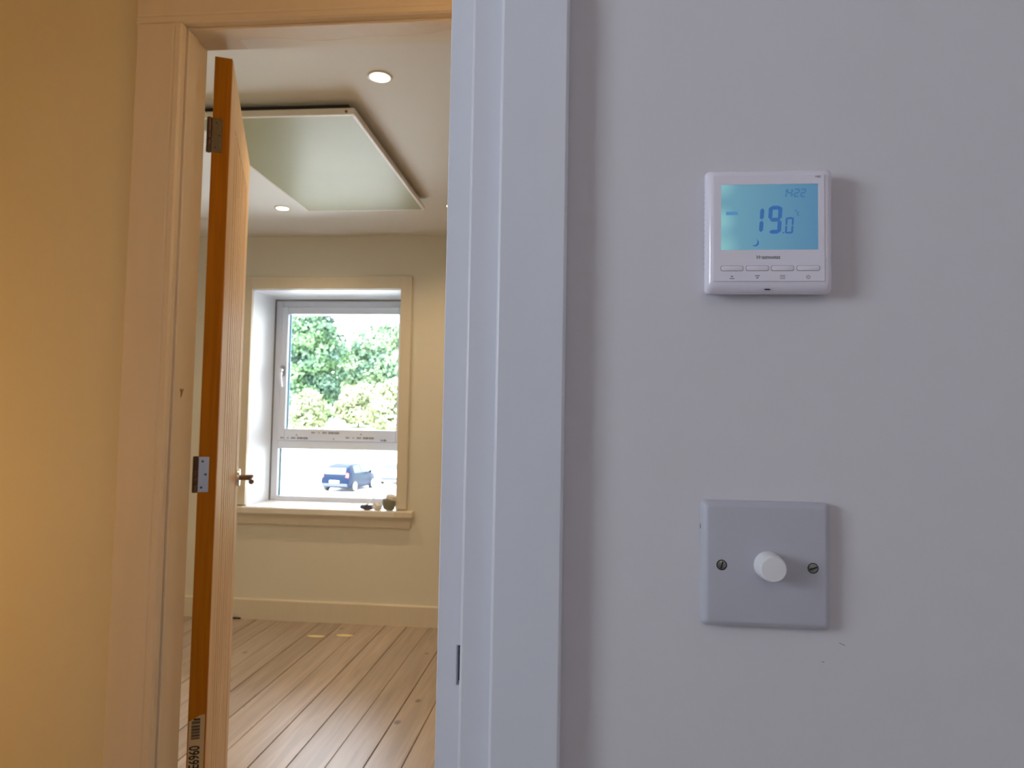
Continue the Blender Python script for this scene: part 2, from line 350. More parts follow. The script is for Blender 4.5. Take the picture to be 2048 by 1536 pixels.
# outer frame
fr = wb('frame_member', W0+0.005, -2.038, FY, FY+0.07, CH-0.5633, CH+0.796)
wb('frame_member', -1.180, W1-0.005, FY, FY+0.07, CH-0.5633, CH+0.796)
wb('frame_member', -2.0379, -1.1801, FY, FY+0.07, CH+0.756, CH+0.796)
wb('frame_member', -2.0379, -1.1801, FY, FY+0.07, CH-0.5633, CH-0.5224)
wb('transom', -2.0379, -1.1801, FY-0.004, FY+0.07, CH-0.2074, CH-0.150)
wb('edge_strip', W0+0.0005, W0+0.0045, FY-0.006, FY+0.02, CH-0.553, CH+0.806, edge_strip, 0); wb('edge_strip', W0+0.0045, W1-0.0045, FY-0.006, FY+0.02, CH+0.7965, CH+0.8055, edge_strip, 0)  # thin grey strip round the outer frame
wb('edge_strip', W1-0.0045, W1-0.0005, FY-0.006, FY+0.02, CH-0.553, CH+0.806, edge_strip, 0)
# opening sash
sa = empty('sash', (0, FY-0.014, 0), parent=win)
for b in ((-2.0375, -1.992, CH-0.1495, CH+0.7555), (-1.226, -1.1805, CH-0.1495, CH+0.7555), (-1.9919, -1.2261, CH+0.703, CH+0.7555), (-1.9919, -1.2261, CH-0.1495, CH-0.0718)):
    MB().box(b[0], b[1], 0, 0.07, b[2], b[3]).build('sash_member', upvc, sa, 0.007, 3)
MB().box(-1.9925, -1.2255, 0.030, 0.034, CH-0.0725, CH+0.7035).build('pane', glass, sa)
MB().box(-1.9919, -1.9835, 0.036, 0.046, CH-0.0715, CH+0.7028).build('spacer', spacer_m, sa)
MB().box(-2.0379, -1.1801, FY+0.030, FY+0.034, CH-0.5224, CH-0.2076).build('pane', glass, win)
MB().box(-2.0379, -2.0295, FY+0.036, FY+0.046, CH-0.5222, CH-0.2078).build('spacer', spacer_m, win)
hd = empty('handle', (-2.0165, FY-0.014, CH+0.318), parent=win)
MB().loft([rr(0.0155, 0.037, 0.0154, y, 0, 0.0) for y in (-0.001, -0.009)] + [rr(0.0125, 0.034, 0.0124, -0.0115)]).build('back_plate', mat('grey_chrome_plate', (0.34, 0.36, 0.42), 0.3, 0.9), hd, smooth=True)
MB().tube([(0, -0.010, 0.004), (0, -0.040, 0.004), (0.002, -0.047, -0.010), (0.004, -0.047, -0.055), (0.013, -0.047, -0.112)], [0.0095, 0.0105, 0.0115, 0.0085, 0.0085], 12).build('lever', mat('pale_chrome', (0.92, 0.93, 0.96), 0.35, 0.5), hd, smooth=True)
# maker's print along the sash rail and transom: three rows of small illegible dashes with arrows
def smudge(x, z, seq, y, k=1.0):
    mb = MB(); c = x
    for wdt, gap, h in seq:
        mb.box(c, c+wdt*k, y-0.0004, y, z-h/2, z+h/2); c += (wdt+gap)*k
    mb.prism([(c, z-0.009), (c+0.022, z), (c, z+0.009)], 1, y-0.0004, y)
    return mb.build('printed_mark', print_ink, win)
SEQ = ((0.008, 0.002, .011), (0.010, 0.002, .007), (0.004, 0.020, .006), (0.010, 0.020, .006), (0.007, 0.002, .012), (0.010, 0.0025, .009), (0.006, 0.014, .011), (0.010, 0.002, .014), (0.006, 0.002, .010), (0.012, 0.002, .014), (0.008, 0.002, .009), (0.010, 0.003, .013))
ys = FY-0.0143
smudge(-2.018, CH-0.134, SEQ, ys); smudge(-1.803, CH-0.096, SEQ, ys); smudge(-1.565, CH-0.126, SEQ, ys); smudge(-1.327, CH-0.139, SEQ[:2], ys)
for x, z in ((-1.912, -0.118), (-1.468, -0.106), (-1.655, -0.140)):
    MB().prism([(x, CH+z), (x+0.011, CH+z), (x+0.006, CH+z+0.012)], 1, ys-0.0004, ys).build('printed_mark', print_ink, win)
# internal architrave, sill board and apron
def iarch(x0, x1, z0, z1): MB().box(x0, x1, -0.018, -0.0002, z0, z1).build('architrave', trim, win, 0.003, 2)
iarch(W1+0.001, -1.0585, 0.700, 2.060+0.079); iarch(-2.160, W0-0.001, 0.700, 2.060+0.079); iarch(W0-0.0009, W1+0.0009, WZ1, WZ1+0.079)
MB().prism([(-0.052, CH-0.594), (-0.056, CH-0.588), (-0.056, CH-0.560), (-0.050, CH-0.554), (0.40, CH-0.554), (0.40, CH-0.582), (-0.0, CH-0.582), (-0.0, CH-0.594)], 0, W0+0.0005, W1-0.0005).build('sill_board', mat('white_sill_paint', (0.86, 0.83, 0.78), 0.4), win)
for xa, xb in ((-2.205, W0), (W1, -1.015)): MB().prism([(-0.052, CH-0.594), (-0.056, CH-0.588), (-0.056, CH-0.560), (-0.050, CH-0.554), (-0.0, CH-0.554), (-0.0, CH-0.594)], 0, xa, xb).build('sill_horn', trim, win)
MB().prism([(-2.195, CH-0.5945), (-1.024, CH-0.5945), (-1.034, CH-0.661), (-2.185, CH-0.661)], 1, -0.020, 0.0).build('apron', trim, win, 0.002, 1)
# window of the near room, out of frame
w2 = tag(empty('window_2', (-1.95, -0.62, 1.24)), 'window of the near room letting daylight in', 'window', kind='structure')
for b in ((-0.02, 0.03, -0.419, 0.419, 0.001, 0.03), (-0.02, 0.03, -0.419, 0.419, 0.81, 0.839), (-0.02, 0.03, -0.419, -0.39, 0.03, 0.81), (-0.02, 0.03, 0.39, 0.419, 0.03, 0.81)): MB().box(*b).build('frame_member', upvc, w2)
MB().box(0.0, 0.004, -0.39, 0.39, 0.03, 0.81).build('pane', glass, w2)

# ------------------------------------------------------------------ oak door, open into the bedroom
DW, DT, DB, DTOP = 0.700, 0.037, 0.008, CH+0.800
door = tag(empty('door_1', (-0.8212, 1.4595, 0), math.radians(23.0)), 'grooved oak door standing open into the bedroom', 'door', kind='structure')
ST = 0.108
def db(name, x0, x1, y0, y1, z0, z1, m, bev=0.001): return MB().box(x0, x1, y0, y1, z0, z1).build(name, m, door, bev, 1)
db('edge_lipping', 0.0, DT-0.0012, 0.0, 0.008, DB, DTOP, oak_edge, 0.0006)
db('hinge_stile', 0.0, DT, 0.0081, ST, DB, DTOP, oak_face); db('lock_stile', 0.0, DT, DW-ST, DW, DB, DTOP, oak_face)
db('top_rail', 0.0, DT, ST+0.0001, DW-ST-0.0001, DTOP-ST, DTOP, oak_face); db('bottom_rail', 0.0, DT, ST+0.0001, DW-ST-0.0001, DB, DB+0.20, oak_face)
nb = 8; bw = (DW-2*ST)/nb
for i in range(nb):
    a = ST+i*bw
    MB().prism([(0.0055, a+0.0002), (DT-0.0085, a+0.0002), (DT-0.0085, a+0.006), (DT-0.0015, a+0.0075), (DT-0.0015, a+bw-0.0075), (DT-0.0085, a+bw-0.006), (DT-0.0085, a+bw-0.0002), (0.0055, a+bw-0.0002)], 2, DB+0.2001, DTOP-ST-0.0001).build('panel_board', oak_face, door)
def hinge(z0, m):
    h = empty('hinge', (0, 0, z0), parent=door)
    MB().box(0.0005, 0.0215, -0.0016, 0.0001, 0, 0.076).build('hinge_leaf', m, h, 0.0004, 1)
    MB().lathe((-0.0055, -0.001, -0.001), (0, 0, 1), [(0.0046, 0), (0.0056, 0.001), (0.0056, 0.0145), (0.0050, 0.0155), (0.0056, 0.0165), (0.0056, 0.030), (0.0050, 0.031), (0.0056, 0.032), (0.0056, 0.0455), (0.0050, 0.0465), (0.0056, 0.0475), (0.0056, 0.077), (0.0046, 0.078)], 14).build('knuckle', dark_metal, h, smooth=True)
    for x, z in ((0.0075, 0.010), (0.0150, 0.038), (0.0085, 0.066)):
        MB().lathe((x, -0.0013, z), (0, -1, 0), [(0.0024, 0), (0.0024, 0.0006), (0.0012, 0.0008)], 12).build('screw', dark_metal, h)
hinge(CH+0.583, brass); hinge(CH-0.163, chrome); hinge(0.18, chrome)
hn = empty('handle', (DT, DW-0.058, CH-0.183), parent=door)
MB().lathe((0, 0, 0), (1, 0, 0), [(0.026, 0.0), (0.026, 0.007), (0.0245, 0.009), (0.012, 0.0095)], 28).build('rose', chrome, hn, smooth=True)
MB().tube([(0.008, 0, 0), (0.030, 0, 0), (0.043, -0.004, 0), (0.048, -0.018, -0.001), (0.049, -0.070, -0.002), (0.047, -0.118, -0.003)], [0.0085, 0.0085, 0.0092, 0.0085, 0.0080, 0.0075], 14).build('lever', mat('brown_nickel', (0.26, 0.20, 0.15), 0.3, 0.9), hn, smooth=True)
hn2 = empty('handle', (0, DW-0.058, CH-0.183), parent=door)
MB().lathe((0, 0, 0), (-1, 0, 0), [(0.026, 0.0), (0.026, 0.007), (0.0245, 0.009), (0.012, 0.0095)], 28).build('rose', chrome, hn2, smooth=True)
MB().tube([(-0.008, 0, 0), (-0.030, 0, 0), (-0.043, -0.004, 0), (-0.048, -0.018, 0), (-0.049, -0.118, -0.003)], 0.008, 12).build('lever', chrome, hn2, smooth=True)
# supplier label wrapped on the door edge
lab = empty('edge_label', (0, -0.0002, 0), parent=door); lab['label'] = 'translucent label with barcode and number'
LZ = CH-0.634
MB().prism([(0.0025, LZ-0.012), (0.024, LZ), (0.0335, LZ+0.001), (0.0335, LZ-0.26), (0.0025, LZ-0.26)], 1, -0.0003, 0.0001).build('label_film', paper, lab)
z = LZ-0.006
for i, (t, g) in enumerate([(0.0035, .0012), (.0016, .0010), (.0026, .0011), (.0012, .0022), (.0030, .0010), (.0014, .0012), (.0030, .0009), (.0018, .0012), (.0026, .0012), (.0012, .0010), (.0030, .0012), (.0014, .001), (.0022, .001)]):
    MB().box(0.0075+(0.004 if i == 0 else 0), 0.0245, -0.0005, -0.0003, z-t, z).build('bar', ink, lab); z -= t+g
text_mesh('number', 'E6960', 0.0285, ink, lab, (0.0160, -0.0005, LZ-0.0865), (math.pi/2, -math.pi/2, 0), 0.0006, 0.68)

# ------------------------------------------------------------------ ceiling heating panel and downlights
PX0, PX1, PY0, PY1, PZ = -1.4735, -0.832, 2.432, 3.600, CH+1.100
hp = tag(empty('ceiling_heating_panel', ((PX0+PX1)/2, (PY0+PY1)/2, PZ)), 'white framed rectangular heating panel hung flat below the bedroom ceiling', 'heater')
hw, hl = (PX1-PX0)/2, (PY1-PY0)/2
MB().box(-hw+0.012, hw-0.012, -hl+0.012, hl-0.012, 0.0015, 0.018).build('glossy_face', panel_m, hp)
for b in ((-hw, hw, -hl, -hl+0.014), (-hw, hw, hl-0.014, hl), (-hw, -hw+0.014, -hl+0.0141, hl-0.0141), (hw-0.014, hw, -hl+0.0141, hl-0.0141)): MB().box(*b, 0, 0.024).build('frame_rail', panel_frame_m, hp, 0.002, 1)
MB().box(-hw+0.035, hw-0.035, -hl+0.035, hl-0.035, 0.0185, ZC-PZ-0.0005).build('gap_shade_block', mat('gap_shade_grey', (0.05, 0.05, 0.05), 0.8), hp)  # dark block added to blacken the shadow gap above the panel
MB().lathe((hw-0.030, -hl-0.0004, 0.010), (0, -1, 0), [(0.0055, -0.001), (0.0055, 0.0006), (0.003, 0.001)], 12).build('frame_screw', mat('brown_screw', (0.22, 0.05, 0.02), 0.5), hp)

def downlight(x, y, label):
    d = tag(empty('downlight', (x, y, ZC)), label, 'ceiling light', 'recessed bedroom downlights')
    n = 32
    mb = MB(); prof = [(0.043, 0), (0.043, -0.002), (0.040, -0.004), (0.0335, -0.004), (0.032, -0.001)]
    mb.loft([[(r*math.cos(2*math.pi*i/n), r*math.sin(2*math.pi*i/n), h) for i in range(n)] for r, h in prof], (False, False)).build('bezel', mat('cream_bezel', (0.80, 0.74, 0.62), 0.35), d, smooth=True)
    MB().lathe((0, 0, -0.0005), (0, 0, -1), [(0.032, 0), (0.031, 0.002), (0.020, 0.0045), (0.001, 0.0055)], 28).build('lens', lamp_m, d, smooth=True)
    s = light('downlight_beam', 'SPOT', (0, 0, -0.012), DOWN_E, DOWN, spot_size=math.radians(150), spot_blend=1.0, shadow_soft_size=0.03)
    s.parent = d
downlight(-0.6907, 2.2687, 'lit downlight in front of the heating panel, largest of those seen')
downlight(-1.6544, 3.6964, 'small lit downlight beyond the left of the heating panel, above the window')
downlight(-0.703, 3.6964, 'lit downlight almost hidden by the white door frame edge')
downlight(-1.6544, 2.2687, 'downlight hidden behind the open oak door')

# ------------------------------------------------------------------ thermostat on the near wall
TX, TZ_ = 0.1258, CH+0.1339
th = tag(empty('thermostat', (TX, 0.512, TZ_)), 'square white digital wall thermostat with blue backlit display reading 19.0', 'thermostat')
HW, HH = 0.0427, 0.0436
MB().loft([rr(HW-0.0012, HH-0.0014, 0.003, 0), rr(HW-0.0012, HH-0.0014, 0.003, -0.0075), rr(HW, HH, 0.0032, -0.0078), rr(HW, HH, 0.0034, -0.0098), rr(HW-0.0006, HH-0.0008, 0.0036, -0.0122),
           rr(HW-0.0020, HH-0.0030, 0.0036, -0.0144, 0, 0.0003), rr(HW-0.0036, HH-0.0052, 0.003, -0.0156, 0, 0.0007), rr(HW-0.0052, HH-0.0074, 0.002, -0.0160, 0, 0.0011)]).build('casing', plastic, th, smooth=True, angle=50).location = (0.0012, 0, 0.0014)
ft = 0.0166
def tb(name, x0, x1, z0, z1, y0, y1, m, bev=0.0): return MB().box(x0, x1, y0, y1, z0, z1).build(name, m, th, bev, 2)
sx0, sx1, sz0, sz1 = -0.0316, 0.0333, -0.0128, 0.0330
px0, px1, pz0, pz1 = -0.0366, 0.0372, -0.0345, 0.0392
mb = MB()
for b in ((px0, sx0, pz0, pz1), (sx1, px1, pz0, pz1), (sx0, sx1, sz1, pz1), (sx0, sx1, pz0, sz0)): mb.box(b[0], b[1], -ft, -0.0158, b[2], b[3])
bmesh.ops.remove_doubles(mb.bm, verts=mb.bm.verts, dist=1e-6)
mb.build('front_panel', plastic, th)
tb('display', sx0, sx1, sz0, sz1, -ft+0.0004, -0.0158, lcd)
# seven-segment digits, each lit shape is a bar
def seg_digit(ch, x0, x1, z0, z1, t, m, name='digit', sh=0.06):
    y0, y1 = -ft-0.00005, -ft+0.0002+0.0002; zm = (z0+z1)/2; g = t*0.12
    mb = MB()
    on = {'0': 'abcdef', '1': 'bc', '2': 'abged', '4': 'fgbc', '9': 'abcdfg'}[ch]
    def P(pts): mb.prism([(x+(z-z0)*sh, z) for x, z in pts], 1, y0, y1)
    h = t/2
    for s in on:
        if s in 'agd':
            zc = {'a': z1-h, 'g': zm, 'd': z0+h}[s]; P([(x0+g+h*.6, zc), (x0+t, zc+h), (x1-t, zc+h), (x1-g-h*.6, zc), (x1-t, zc-h), (x0+t, zc-h)])
        else:
            xc = x0+h if s in 'ef' else x1-h; a, b = (z0+h*.4, zm-g) if s in 'ec' else (zm+g, z1-h*.4)
            P([(xc, a), (xc+h, a+h), (xc+h, b-h), (xc, b), (xc-h, b-h), (xc-h, a+h)])
    return mb.build(name, m, th)
def q(x, y): return (x-1536.5)*0.000334, (465.5-y)*0.0003527
def digit(ch, xa, xb, ya, yb, t, m=lcd_seg):
    x0, z1 = q(xa, ya); x1, z0 = q(xb, yb); seg_digit(ch, x0, x1, z0, z1, t, m)
digit('1', 1501, 1526, 418, 468, 0.0026); digit('9', 1535, 1562, 415, 470, 0.0026); digit('0', 1570, 1586, 438, 470, 0.0012)
for ch, xa in (('1', 1563), ('4', 1574), ('2', 1588), ('2', 1601)): digit(ch, xa, xa+10.5, 381.5, 398, 0.0008, lcd_faint)
yy0, yy1 = -ft-0.00005, -ft+0.0004
x, z = q(1567, 468); MB().box(x-0.0004, x+0.0004, yy0, yy1, z-0.0005, z+0.0003).build('decimal_point', lcd_seg, th)
for (cx, cz) in ((1586.5, 386), (1586, 393)):
    x, z = q(cx, cz); MB().box(x-0.0003, x+0.0003, yy0, yy1, z-0.0003, z+0.0003).build('colon_dot', lcd_faint, th)
x, z = q(1594, 430)
text_mesh('degree_mark', '°c', 0.0058, lcd_seg, th, (x, -ft-0.0001, z), bold=0.00003, xs=0.6)
x, z = q(1464, 429)
mb = MB(); mb.box(x-0.0040, x+0.0040, yy0+0.0002, yy1, z-0.0012, z+0.0012); mb.build('mode_flag', lcd_flag, th)
x, z = q(1511, 488)
pts = [(x+0.0024*math.cos(a), z+0.0024*math.sin(a)) for a in [math.radians(v) for v in range(-120, 61, 15)]]
pts += [(x-0.0012+0.0026*math.cos(a), z+0.0009+0.0026*math.sin(a)) for a in [math.radians(v) for v in range(45, -106, -15)]]
MB().prism(pts, 1, yy0, yy1).build('moon_symbol', lcd_seg, th)
text_mesh('maker_name', 'Heatmostat', 0.0034, legend, th, (0.0001, -ft-0.00002, q(0, 516.5)[1]), bold=0.00012, xs=0.98)
text_mesh('model_mark', 'H&S', 0.0021, legend, th, (q(1637, 0)[0]-0.0003, -ft-0.00002, q(0, 358.5)[1]), bold=0.00003)
for i, bx in enumerate((1464, 1514.8, 1565, 1616)):
    x, z = q(bx, 538.2)
    MB().loft([rr(0.0076, 0.0019, 0.0012, y, x, z) for y in (-ft+0.0003, -ft-0.00005)]).build('button_gap', outline_m, th)
    MB().loft([rr(0.00735, 0.00168, 0.0011, y, x, z) for y in (-ft+0.0003, -ft-0.00025)] + [rr(0.00715, 0.00148, 0.0010, -ft-0.0004, x, z)]).build('button', plastic_btn, th, smooth=True)
    x, z = q(bx, 555.5); ya, yb = -ft-0.00006, -ft+0.0001; mb = MB()
    if i == 0: mb.prism([(x-0.0011, z+0.0001), (x+0.0011, z+0.0001), (x, z+0.0013)], 1, ya, yb); mb.box(x-0.0016, x+0.0016, ya, yb, z-0.0013, z-0.0007)
    if i == 1: mb.prism([(x-0.0011, z-0.0001), (x+0.0011, z-0.0001), (x, z-0.0013)], 1, ya, yb); mb.box(x-0.0016, x+0.0016, ya, yb, z+0.0007, z+0.0013)
    if i == 2:
        for dz in (0.0011, 0, -0.0011): mb.box(x-0.0018, x+0.0018, ya, yb, z+dz-0.0002, z+dz+0.0002)
    if i == 3:
        n = 20; ang = [math.radians(130+280*k/n) for k in range(n+1)]
        mb.prism([(x+0.0014*math.cos(a), z+0.0014*math.sin(a)) for a in ang]+[(x+0.0010*math.cos(a), z+0.0010*math.sin(a)) for a in ang[::-1]], 1, ya, yb); mb.box(x-0.0002, x+0.0002, ya, yb, z, z+0.0016)
    mb.build('button_symbol', legend, th)
mb = MB()
for k in range(15): mb.box(-HW-0.0003, -HW+0.0002, -0.0074, -0.0010, 0.031-k*0.0040, 0.032-k*0.0040)
v = mb.build('side_vent', outline_m, th); v.location = (0.0024, 0, 0.0014)
MB().box(-0.0017, 0.0017, -0.0146, -0.0136, -0.0402, -0.0395).build('release_notch', black, th)

# ------------------------------------------------------------------ dimmer switch
SX, SZ = 0.1264, CH-0.0944
sw = tag(empty('dimmer_switch', (SX, 0.512, SZ), 0), 'square white dimmer plate with round knob and two screws, below the thermostat', 'switch')
h = 0.0427
sw.rotation_euler = (0, 0, 0)
MB().loft([rr(h, h, 0.0035, 0), rr(h, h, 0.0035, -0.0052), rr(h-0.0006, h-0.0006, 0.0035, -0.0064), rr(h-0.0034, h-0.0034, 0.0022, -0.0084), rr(h-0.0044, h-0.0044, 0.0018, -0.0086)]).build('plate', plate_m, sw, smooth=True, angle=50)
for sx in (-1, 1):
    x = sx*0.0302+0.0004; z = -0.0010
    s = MB().lathe((x, -0.0080, z), (0, -1, 0), [(0.0036, 0), (0.0036, 0.0007), (0.0031, 0.0010), (0.0030, 0.0004), (0.001, 0.0004)], 20).build('screw_recess', black, sw)
    a = 1.35 if sx < 0 else 0.35
    MB().lathe((x, -0.0083, z), (0, -1, 0), [(0.0029, 0), (0.0029, 0.0006), (0.0018, 0.0011), (0.0005, 0.0012)], 20).build('screw', screw_m, sw, smooth=True)
    d = Vector((math.cos(a), 0, math.sin(a))); e = Vector((-math.sin(a), 0, math.cos(a))); c = Vector((x, -0.0096, z))
    mb = MB(); mb.loft([[c+d*i*0.0025+e*j*0.0004+Vector((0, yy, 0)) for i, j in ((-1, -1), (1, -1), (1, 1), (-1, 1))] for yy in (0.0008, -0.00015)]); mb.build('screw_slot', black, sw)
MB().lathe((0.0012, -0.0084, -0.0002), (0, -1, 0), [(0.0097, 0), (0.0095, 0.0012), (0.0088, 0.0125), (0.0085, 0.0136), (0.0078, 0.0143), (0.001, 0.0145)], 48).build('knob', knob_m, sw, smooth=True, angle=35)
# small wall blemishes: pencil ticks round the fittings
for (x, z, l, a) in ((0.1785, CH-0.1475, 0.0042, -0.4), (0.1660, CH-0.160, 0.0016, -0.2)): 
    o = tag(MB().box(-l/2, l/2, -0.0002, 0, -0.0002, 0.0002).build('pencil_tick', print_ink, None, loc=(x, 0.512, z)), 'tiny dark pencil tick on white wall below the dimmer, %s' % ('longer and upper one' if l > .003 else 'shorter and lower one'), 'mark')
    o.rotation_euler = (0, -a, 0)
o = MB().box(-0.0002, 0.0002, -0.0003, 0, -0.0017, 0.0017).build('pencil_tick', ink, None, loc=(0.0836, 0.512, CH-0.0705)); tag(o, 'short dark vertical nick at the left edge of the dimmer plate', 'mark')

# ------------------------------------------------------------------ small things on the sill and floor
zs = CH-0.554
pot = tag(empty('small_pot', (-1.172, 4.275, zs)), 'small grey green pot with tilted white top at right end of the window sill', 'pot')
pot.rotation_euler = (0.0, 0.10, 0); pot.scale = (1.25, 1.25, 1.3)
MB().lathe((0, 0, 0.003), (0, 0, 1), [(0.020, 0), (0.026, 0.004), (0.033, 0.026), (0.034, 0.046), (0.029, 0.052)], 24).build('body', mat('grey_green_clay', (0.30, 0.31, 0.25), 0.6), pot, smooth=True)
MB().lathe((0.006, 0.0, 0.052), (0.25, 0, 1), [(0.026, 0), (0.030, 0.004), (0.028, 0.018), (0.012, 0.026)], 20).build('cap', mat('white_cap', (0.88, 0.88, 0.9), 0.4), pot, smooth=True)
def crumple(name, loc, s, m, seed, label, cat):
    rs = random.Random(seed); bm = bmesh.new(); bmesh.ops.create_icosphere(bm, subdivisions=3, radius=1)
    for v in bm.verts:
        k = 1+0.35*math.sin(4*v.co.x+seed)*math.cos(5*v.co.y+seed)+rs.uniform(-.12, .12)
        v.co = Vector((v.co.x*s[0]*k, v.co.y*s[1]*k, max(0, (v.co.z*k*0.5+0.5))*s[2]))
    me = bpy.data.meshes.new(name); bm.to_mesh(me); bm.free(); me.materials.append(m)
    o = bpy.data.objects.new(name, me); COL.objects.link(o); o.location = loc; return tag(o, label, cat)
crumple('paper_scrap', (-1.238, 4.268, zs+0.0005), (0.030, 0.022, 0.046), mat('white_paper', (0.9, 0.9, 0.92), 0.6), 3, 'crumpled white paper scrap on the window sill beside the pot', 'paper')
crumple('rag', (-1.305, 4.268, zs+0.0005), (0.036, 0.020, 0.030), mat('dusky_blue_rag', (0.10, 0.10, 0.18), 0.8), 5, 'small dusky blue rag lying on the window sill left of the paper', 'cloth')
cc = tag(MB().tube([(-1.315, 4.262, zs+0.022), (-1.265, 4.275, zs+0.075)], [(0.007, 0.004), (0.008, 0.004)], 8).build('white_scraper', mat('white_scraper_plastic', (0.9, 0.9, 0.93), 0.4)), 'small white strip leaning up out of the blue rag on the sill', 'tool')
st = tag(MB().box(0, 0.10, 0, 0.008, 0, 0.009).build('dark_strip', mat('dark_rubber', (0.03, 0.022, 0.02), 0.6), None, 0.001, 1, loc=(-2.185, 4.258, 0.0015)), 'short dark strip lying on the floorboards against the skirting beside the door', 'strip')

# ------------------------------------------------------------------ outdoors
GZ = CH-3.70
grd = mat('pale_car_park', (0.66, 0.66, 0.64), 0.9, var=(0.4, 0.08)); grass = mat('dry_pale_grass', (0.50, 0.56, 0.36), 0.95, var=(0.6, 0.2))
g = MB().box(-90, 60, 5.2, 44, GZ-0.3, GZ).build('ground', grd); tag(g, 'pale sunlit car park outside the window', 'ground', kind='structure')
g = MB().prism([(44, GZ-0.3), (44, GZ), (46, GZ+0.35), (52, CH-0.75), (70, CH+0.6), (90, CH+1.0), (90, GZ-0.3)], 0, -90, 60).build('bank', grass); tag(g, 'pale grass bank rising behind the parked cars', 'ground', kind='structure')
def hill():
    n = 40; xs = [-330+ i*440/n for i in range(n+1)]; mb = MB()
    top = [CH+32+16*math.sin((x+60)/75)+5*math.sin(x/17) for x in xs]
    mb.loft([[(x, 260+0, GZ-5), (x, 262, t*0.6), (x, 275, t), (x, 330, t), (x, 330, GZ-5)] for x, t in zip(xs, top)])
    return mb.build('hill', mat('hazy_far_hill', (0.36, 0.42, 0.44), 1.0, var=(0.05, 0.15)), smooth=True)
tag(hill(), 'faint hazy hillside far behind the trees', 'hill', kind='structure')

def leaf_mat(name, dark, lite, sc=0.5, trans=0.35):
    m = mat(name, lite, 0.7); N = m.node_tree.nodes; L = m.node_tree.links; b = N['Principled BSDF']
    tc = N.new('ShaderNodeTexCoord'); n = N.new('ShaderNodeTexNoise'); n.inputs['Scale'].default_value = sc; n.inputs['Detail'].default_value = 5
    L.new(tc.outputs['Object'], n.inputs['Vector']); cr = N.new('ShaderNodeValToRGB'); cr.color_ramp.elements[0].position = .35; cr.color_ramp.elements[1].position = .65
    cr.color_ramp.elements[0].color = (*dark, 1); cr.color_ramp.elements[1].color = (*lite, 1); L.new(n.outputs[0], cr.inputs[0]); L.new(cr.outputs[0], b.inputs['Base Color'])
    return m
bark = mat('grey_bark', (0.20, 0.17, 0.13), 0.9, var=(6, 0.3))
def foliage(blobs, size, dens, m, parent):
    V = []
    for (cx, cy, cz, rx, rz) in blobs:
        n = int(dens*rx*rz)
        u = rng.normal(size=(n, 3)); u /= np.linalg.norm(u, axis=1)[:, None]
        rad = rng.uniform(0.72, 1.04, n)[:, None]*(1+0.16*np.sin(5*u[:, :1]+cx)*np.cos(6*u[:, 2:3]+cz))
        c = np.array([cx, cy, cz])+u*rad*np.array([rx, rx, rz])
        a = u*0.6+rng.normal(size=(n, 3))*0.6; a /= np.linalg.norm(a, axis=1)[:, None]
        t = np.cross(a, rng.normal(size=(n, 3))); t /= np.linalg.norm(t, axis=1)[:, None]; s = np.cross(a, t)
        k = size*rng.uniform(0.6, 1.3, n)[:, None]
        V.append(np.stack([c-t*k, c-s*k*0.55, c+t*k, c+s*k*0.55], 1).reshape(-1, 3))
    V = np.concatenate(V); nf = len(V)//4
    me = bpy.data.meshes.new('foliage'); me.vertices.add(len(V)); me.vertices.foreach_set('co', V.ravel())
    me.loops.add(nf*4); me.loops.foreach_set('vertex_index', np.arange(nf*4)); me.polygons.add(nf)
    me.polygons.foreach_set('loop_start', np.arange(nf)*4); me.polygons.foreach_set('loop_total', np.full(nf, 4)); me.update(); me.materials.append(m)
    o = bpy.data.objects.new('foliage', me); COL.objects.link(o); o.parent = parent; o['kind'] = 'stuff'; return o
def bank_z(y):
    P = [(44, GZ), (46, GZ+0.35), (52, CH-0.75), (70, CH+0.6), (90, CH+1.0)]
    return float(np.interp(y, [p[0] for p in P], [p[1] for p in P]))
def tree(name, x, y, height, width, m, label, cat, group, trunk=True, nb=16, size=0.30, low=0.12):
    z0 = bank_z(y)-0.05; t = tag(empty(name, (x, y, z0)), label, cat, group)
    bl = []
    for i in range(nb):
        f = (i+0.5)/nb; zz = height*(low+(0.92-low)*f); env = math.sin(math.pi*min(1, 0.18+0.78*f))**0.7*width/2
        a = i*2.4; rr_ = env*0.62; r = width*0.20*random.uniform(0.8, 1.2)
        bl.append((math.cos(a)*rr_, math.sin(a)*rr_, zz, r*1.15, r*0.85))
    bl.append((0, 0, height*0.55, width*0.28, height*0.28))
    foliage(bl, size, 300/ (size/0.3)**1.6, m, t)
    if trunk:
        MB().tube([(0, 0, 0), (0.1, 0, height*0.3), (-0.1, 0.1, height*0.6), (0, 0, height*0.85)], [0.28, 0.22, 0.14, 0.05], 8).build('trunk', bark, t, smooth=True)
    else:
        MB().tube([(0, 0, 0), (0.05, 0, height*0.5)], [0.10, 0.04], 7).build('stem', bark, t, smooth=True)
    return t
dk = leaf_mat('dark_leaf', (0.019, 0.053, 0.042), (0.11, 0.20, 0.08)); md = leaf_mat('mid_leaf', (0.055, 0.12, 0.08), (0.23, 0.32, 0.17)); lt = leaf_mat('pale_leaf', (0.085, 0.12, 0.045), (0.34, 0.345, 0.22), 0.8)
tree('broadleaf_tree', -22.9, 58, 9.6, 6.0, dk, 'tall dark green tree at the left of the window view', 'tree', 'trees on the bank', nb=22, size=0.20)
tree('broadleaf_tree', -19.0, 66, 8.7, 8.4, md, 'broad mid green tree right of the dark tree in the window view', 'tree', 'trees on the bank', nb=20, size=0.21)
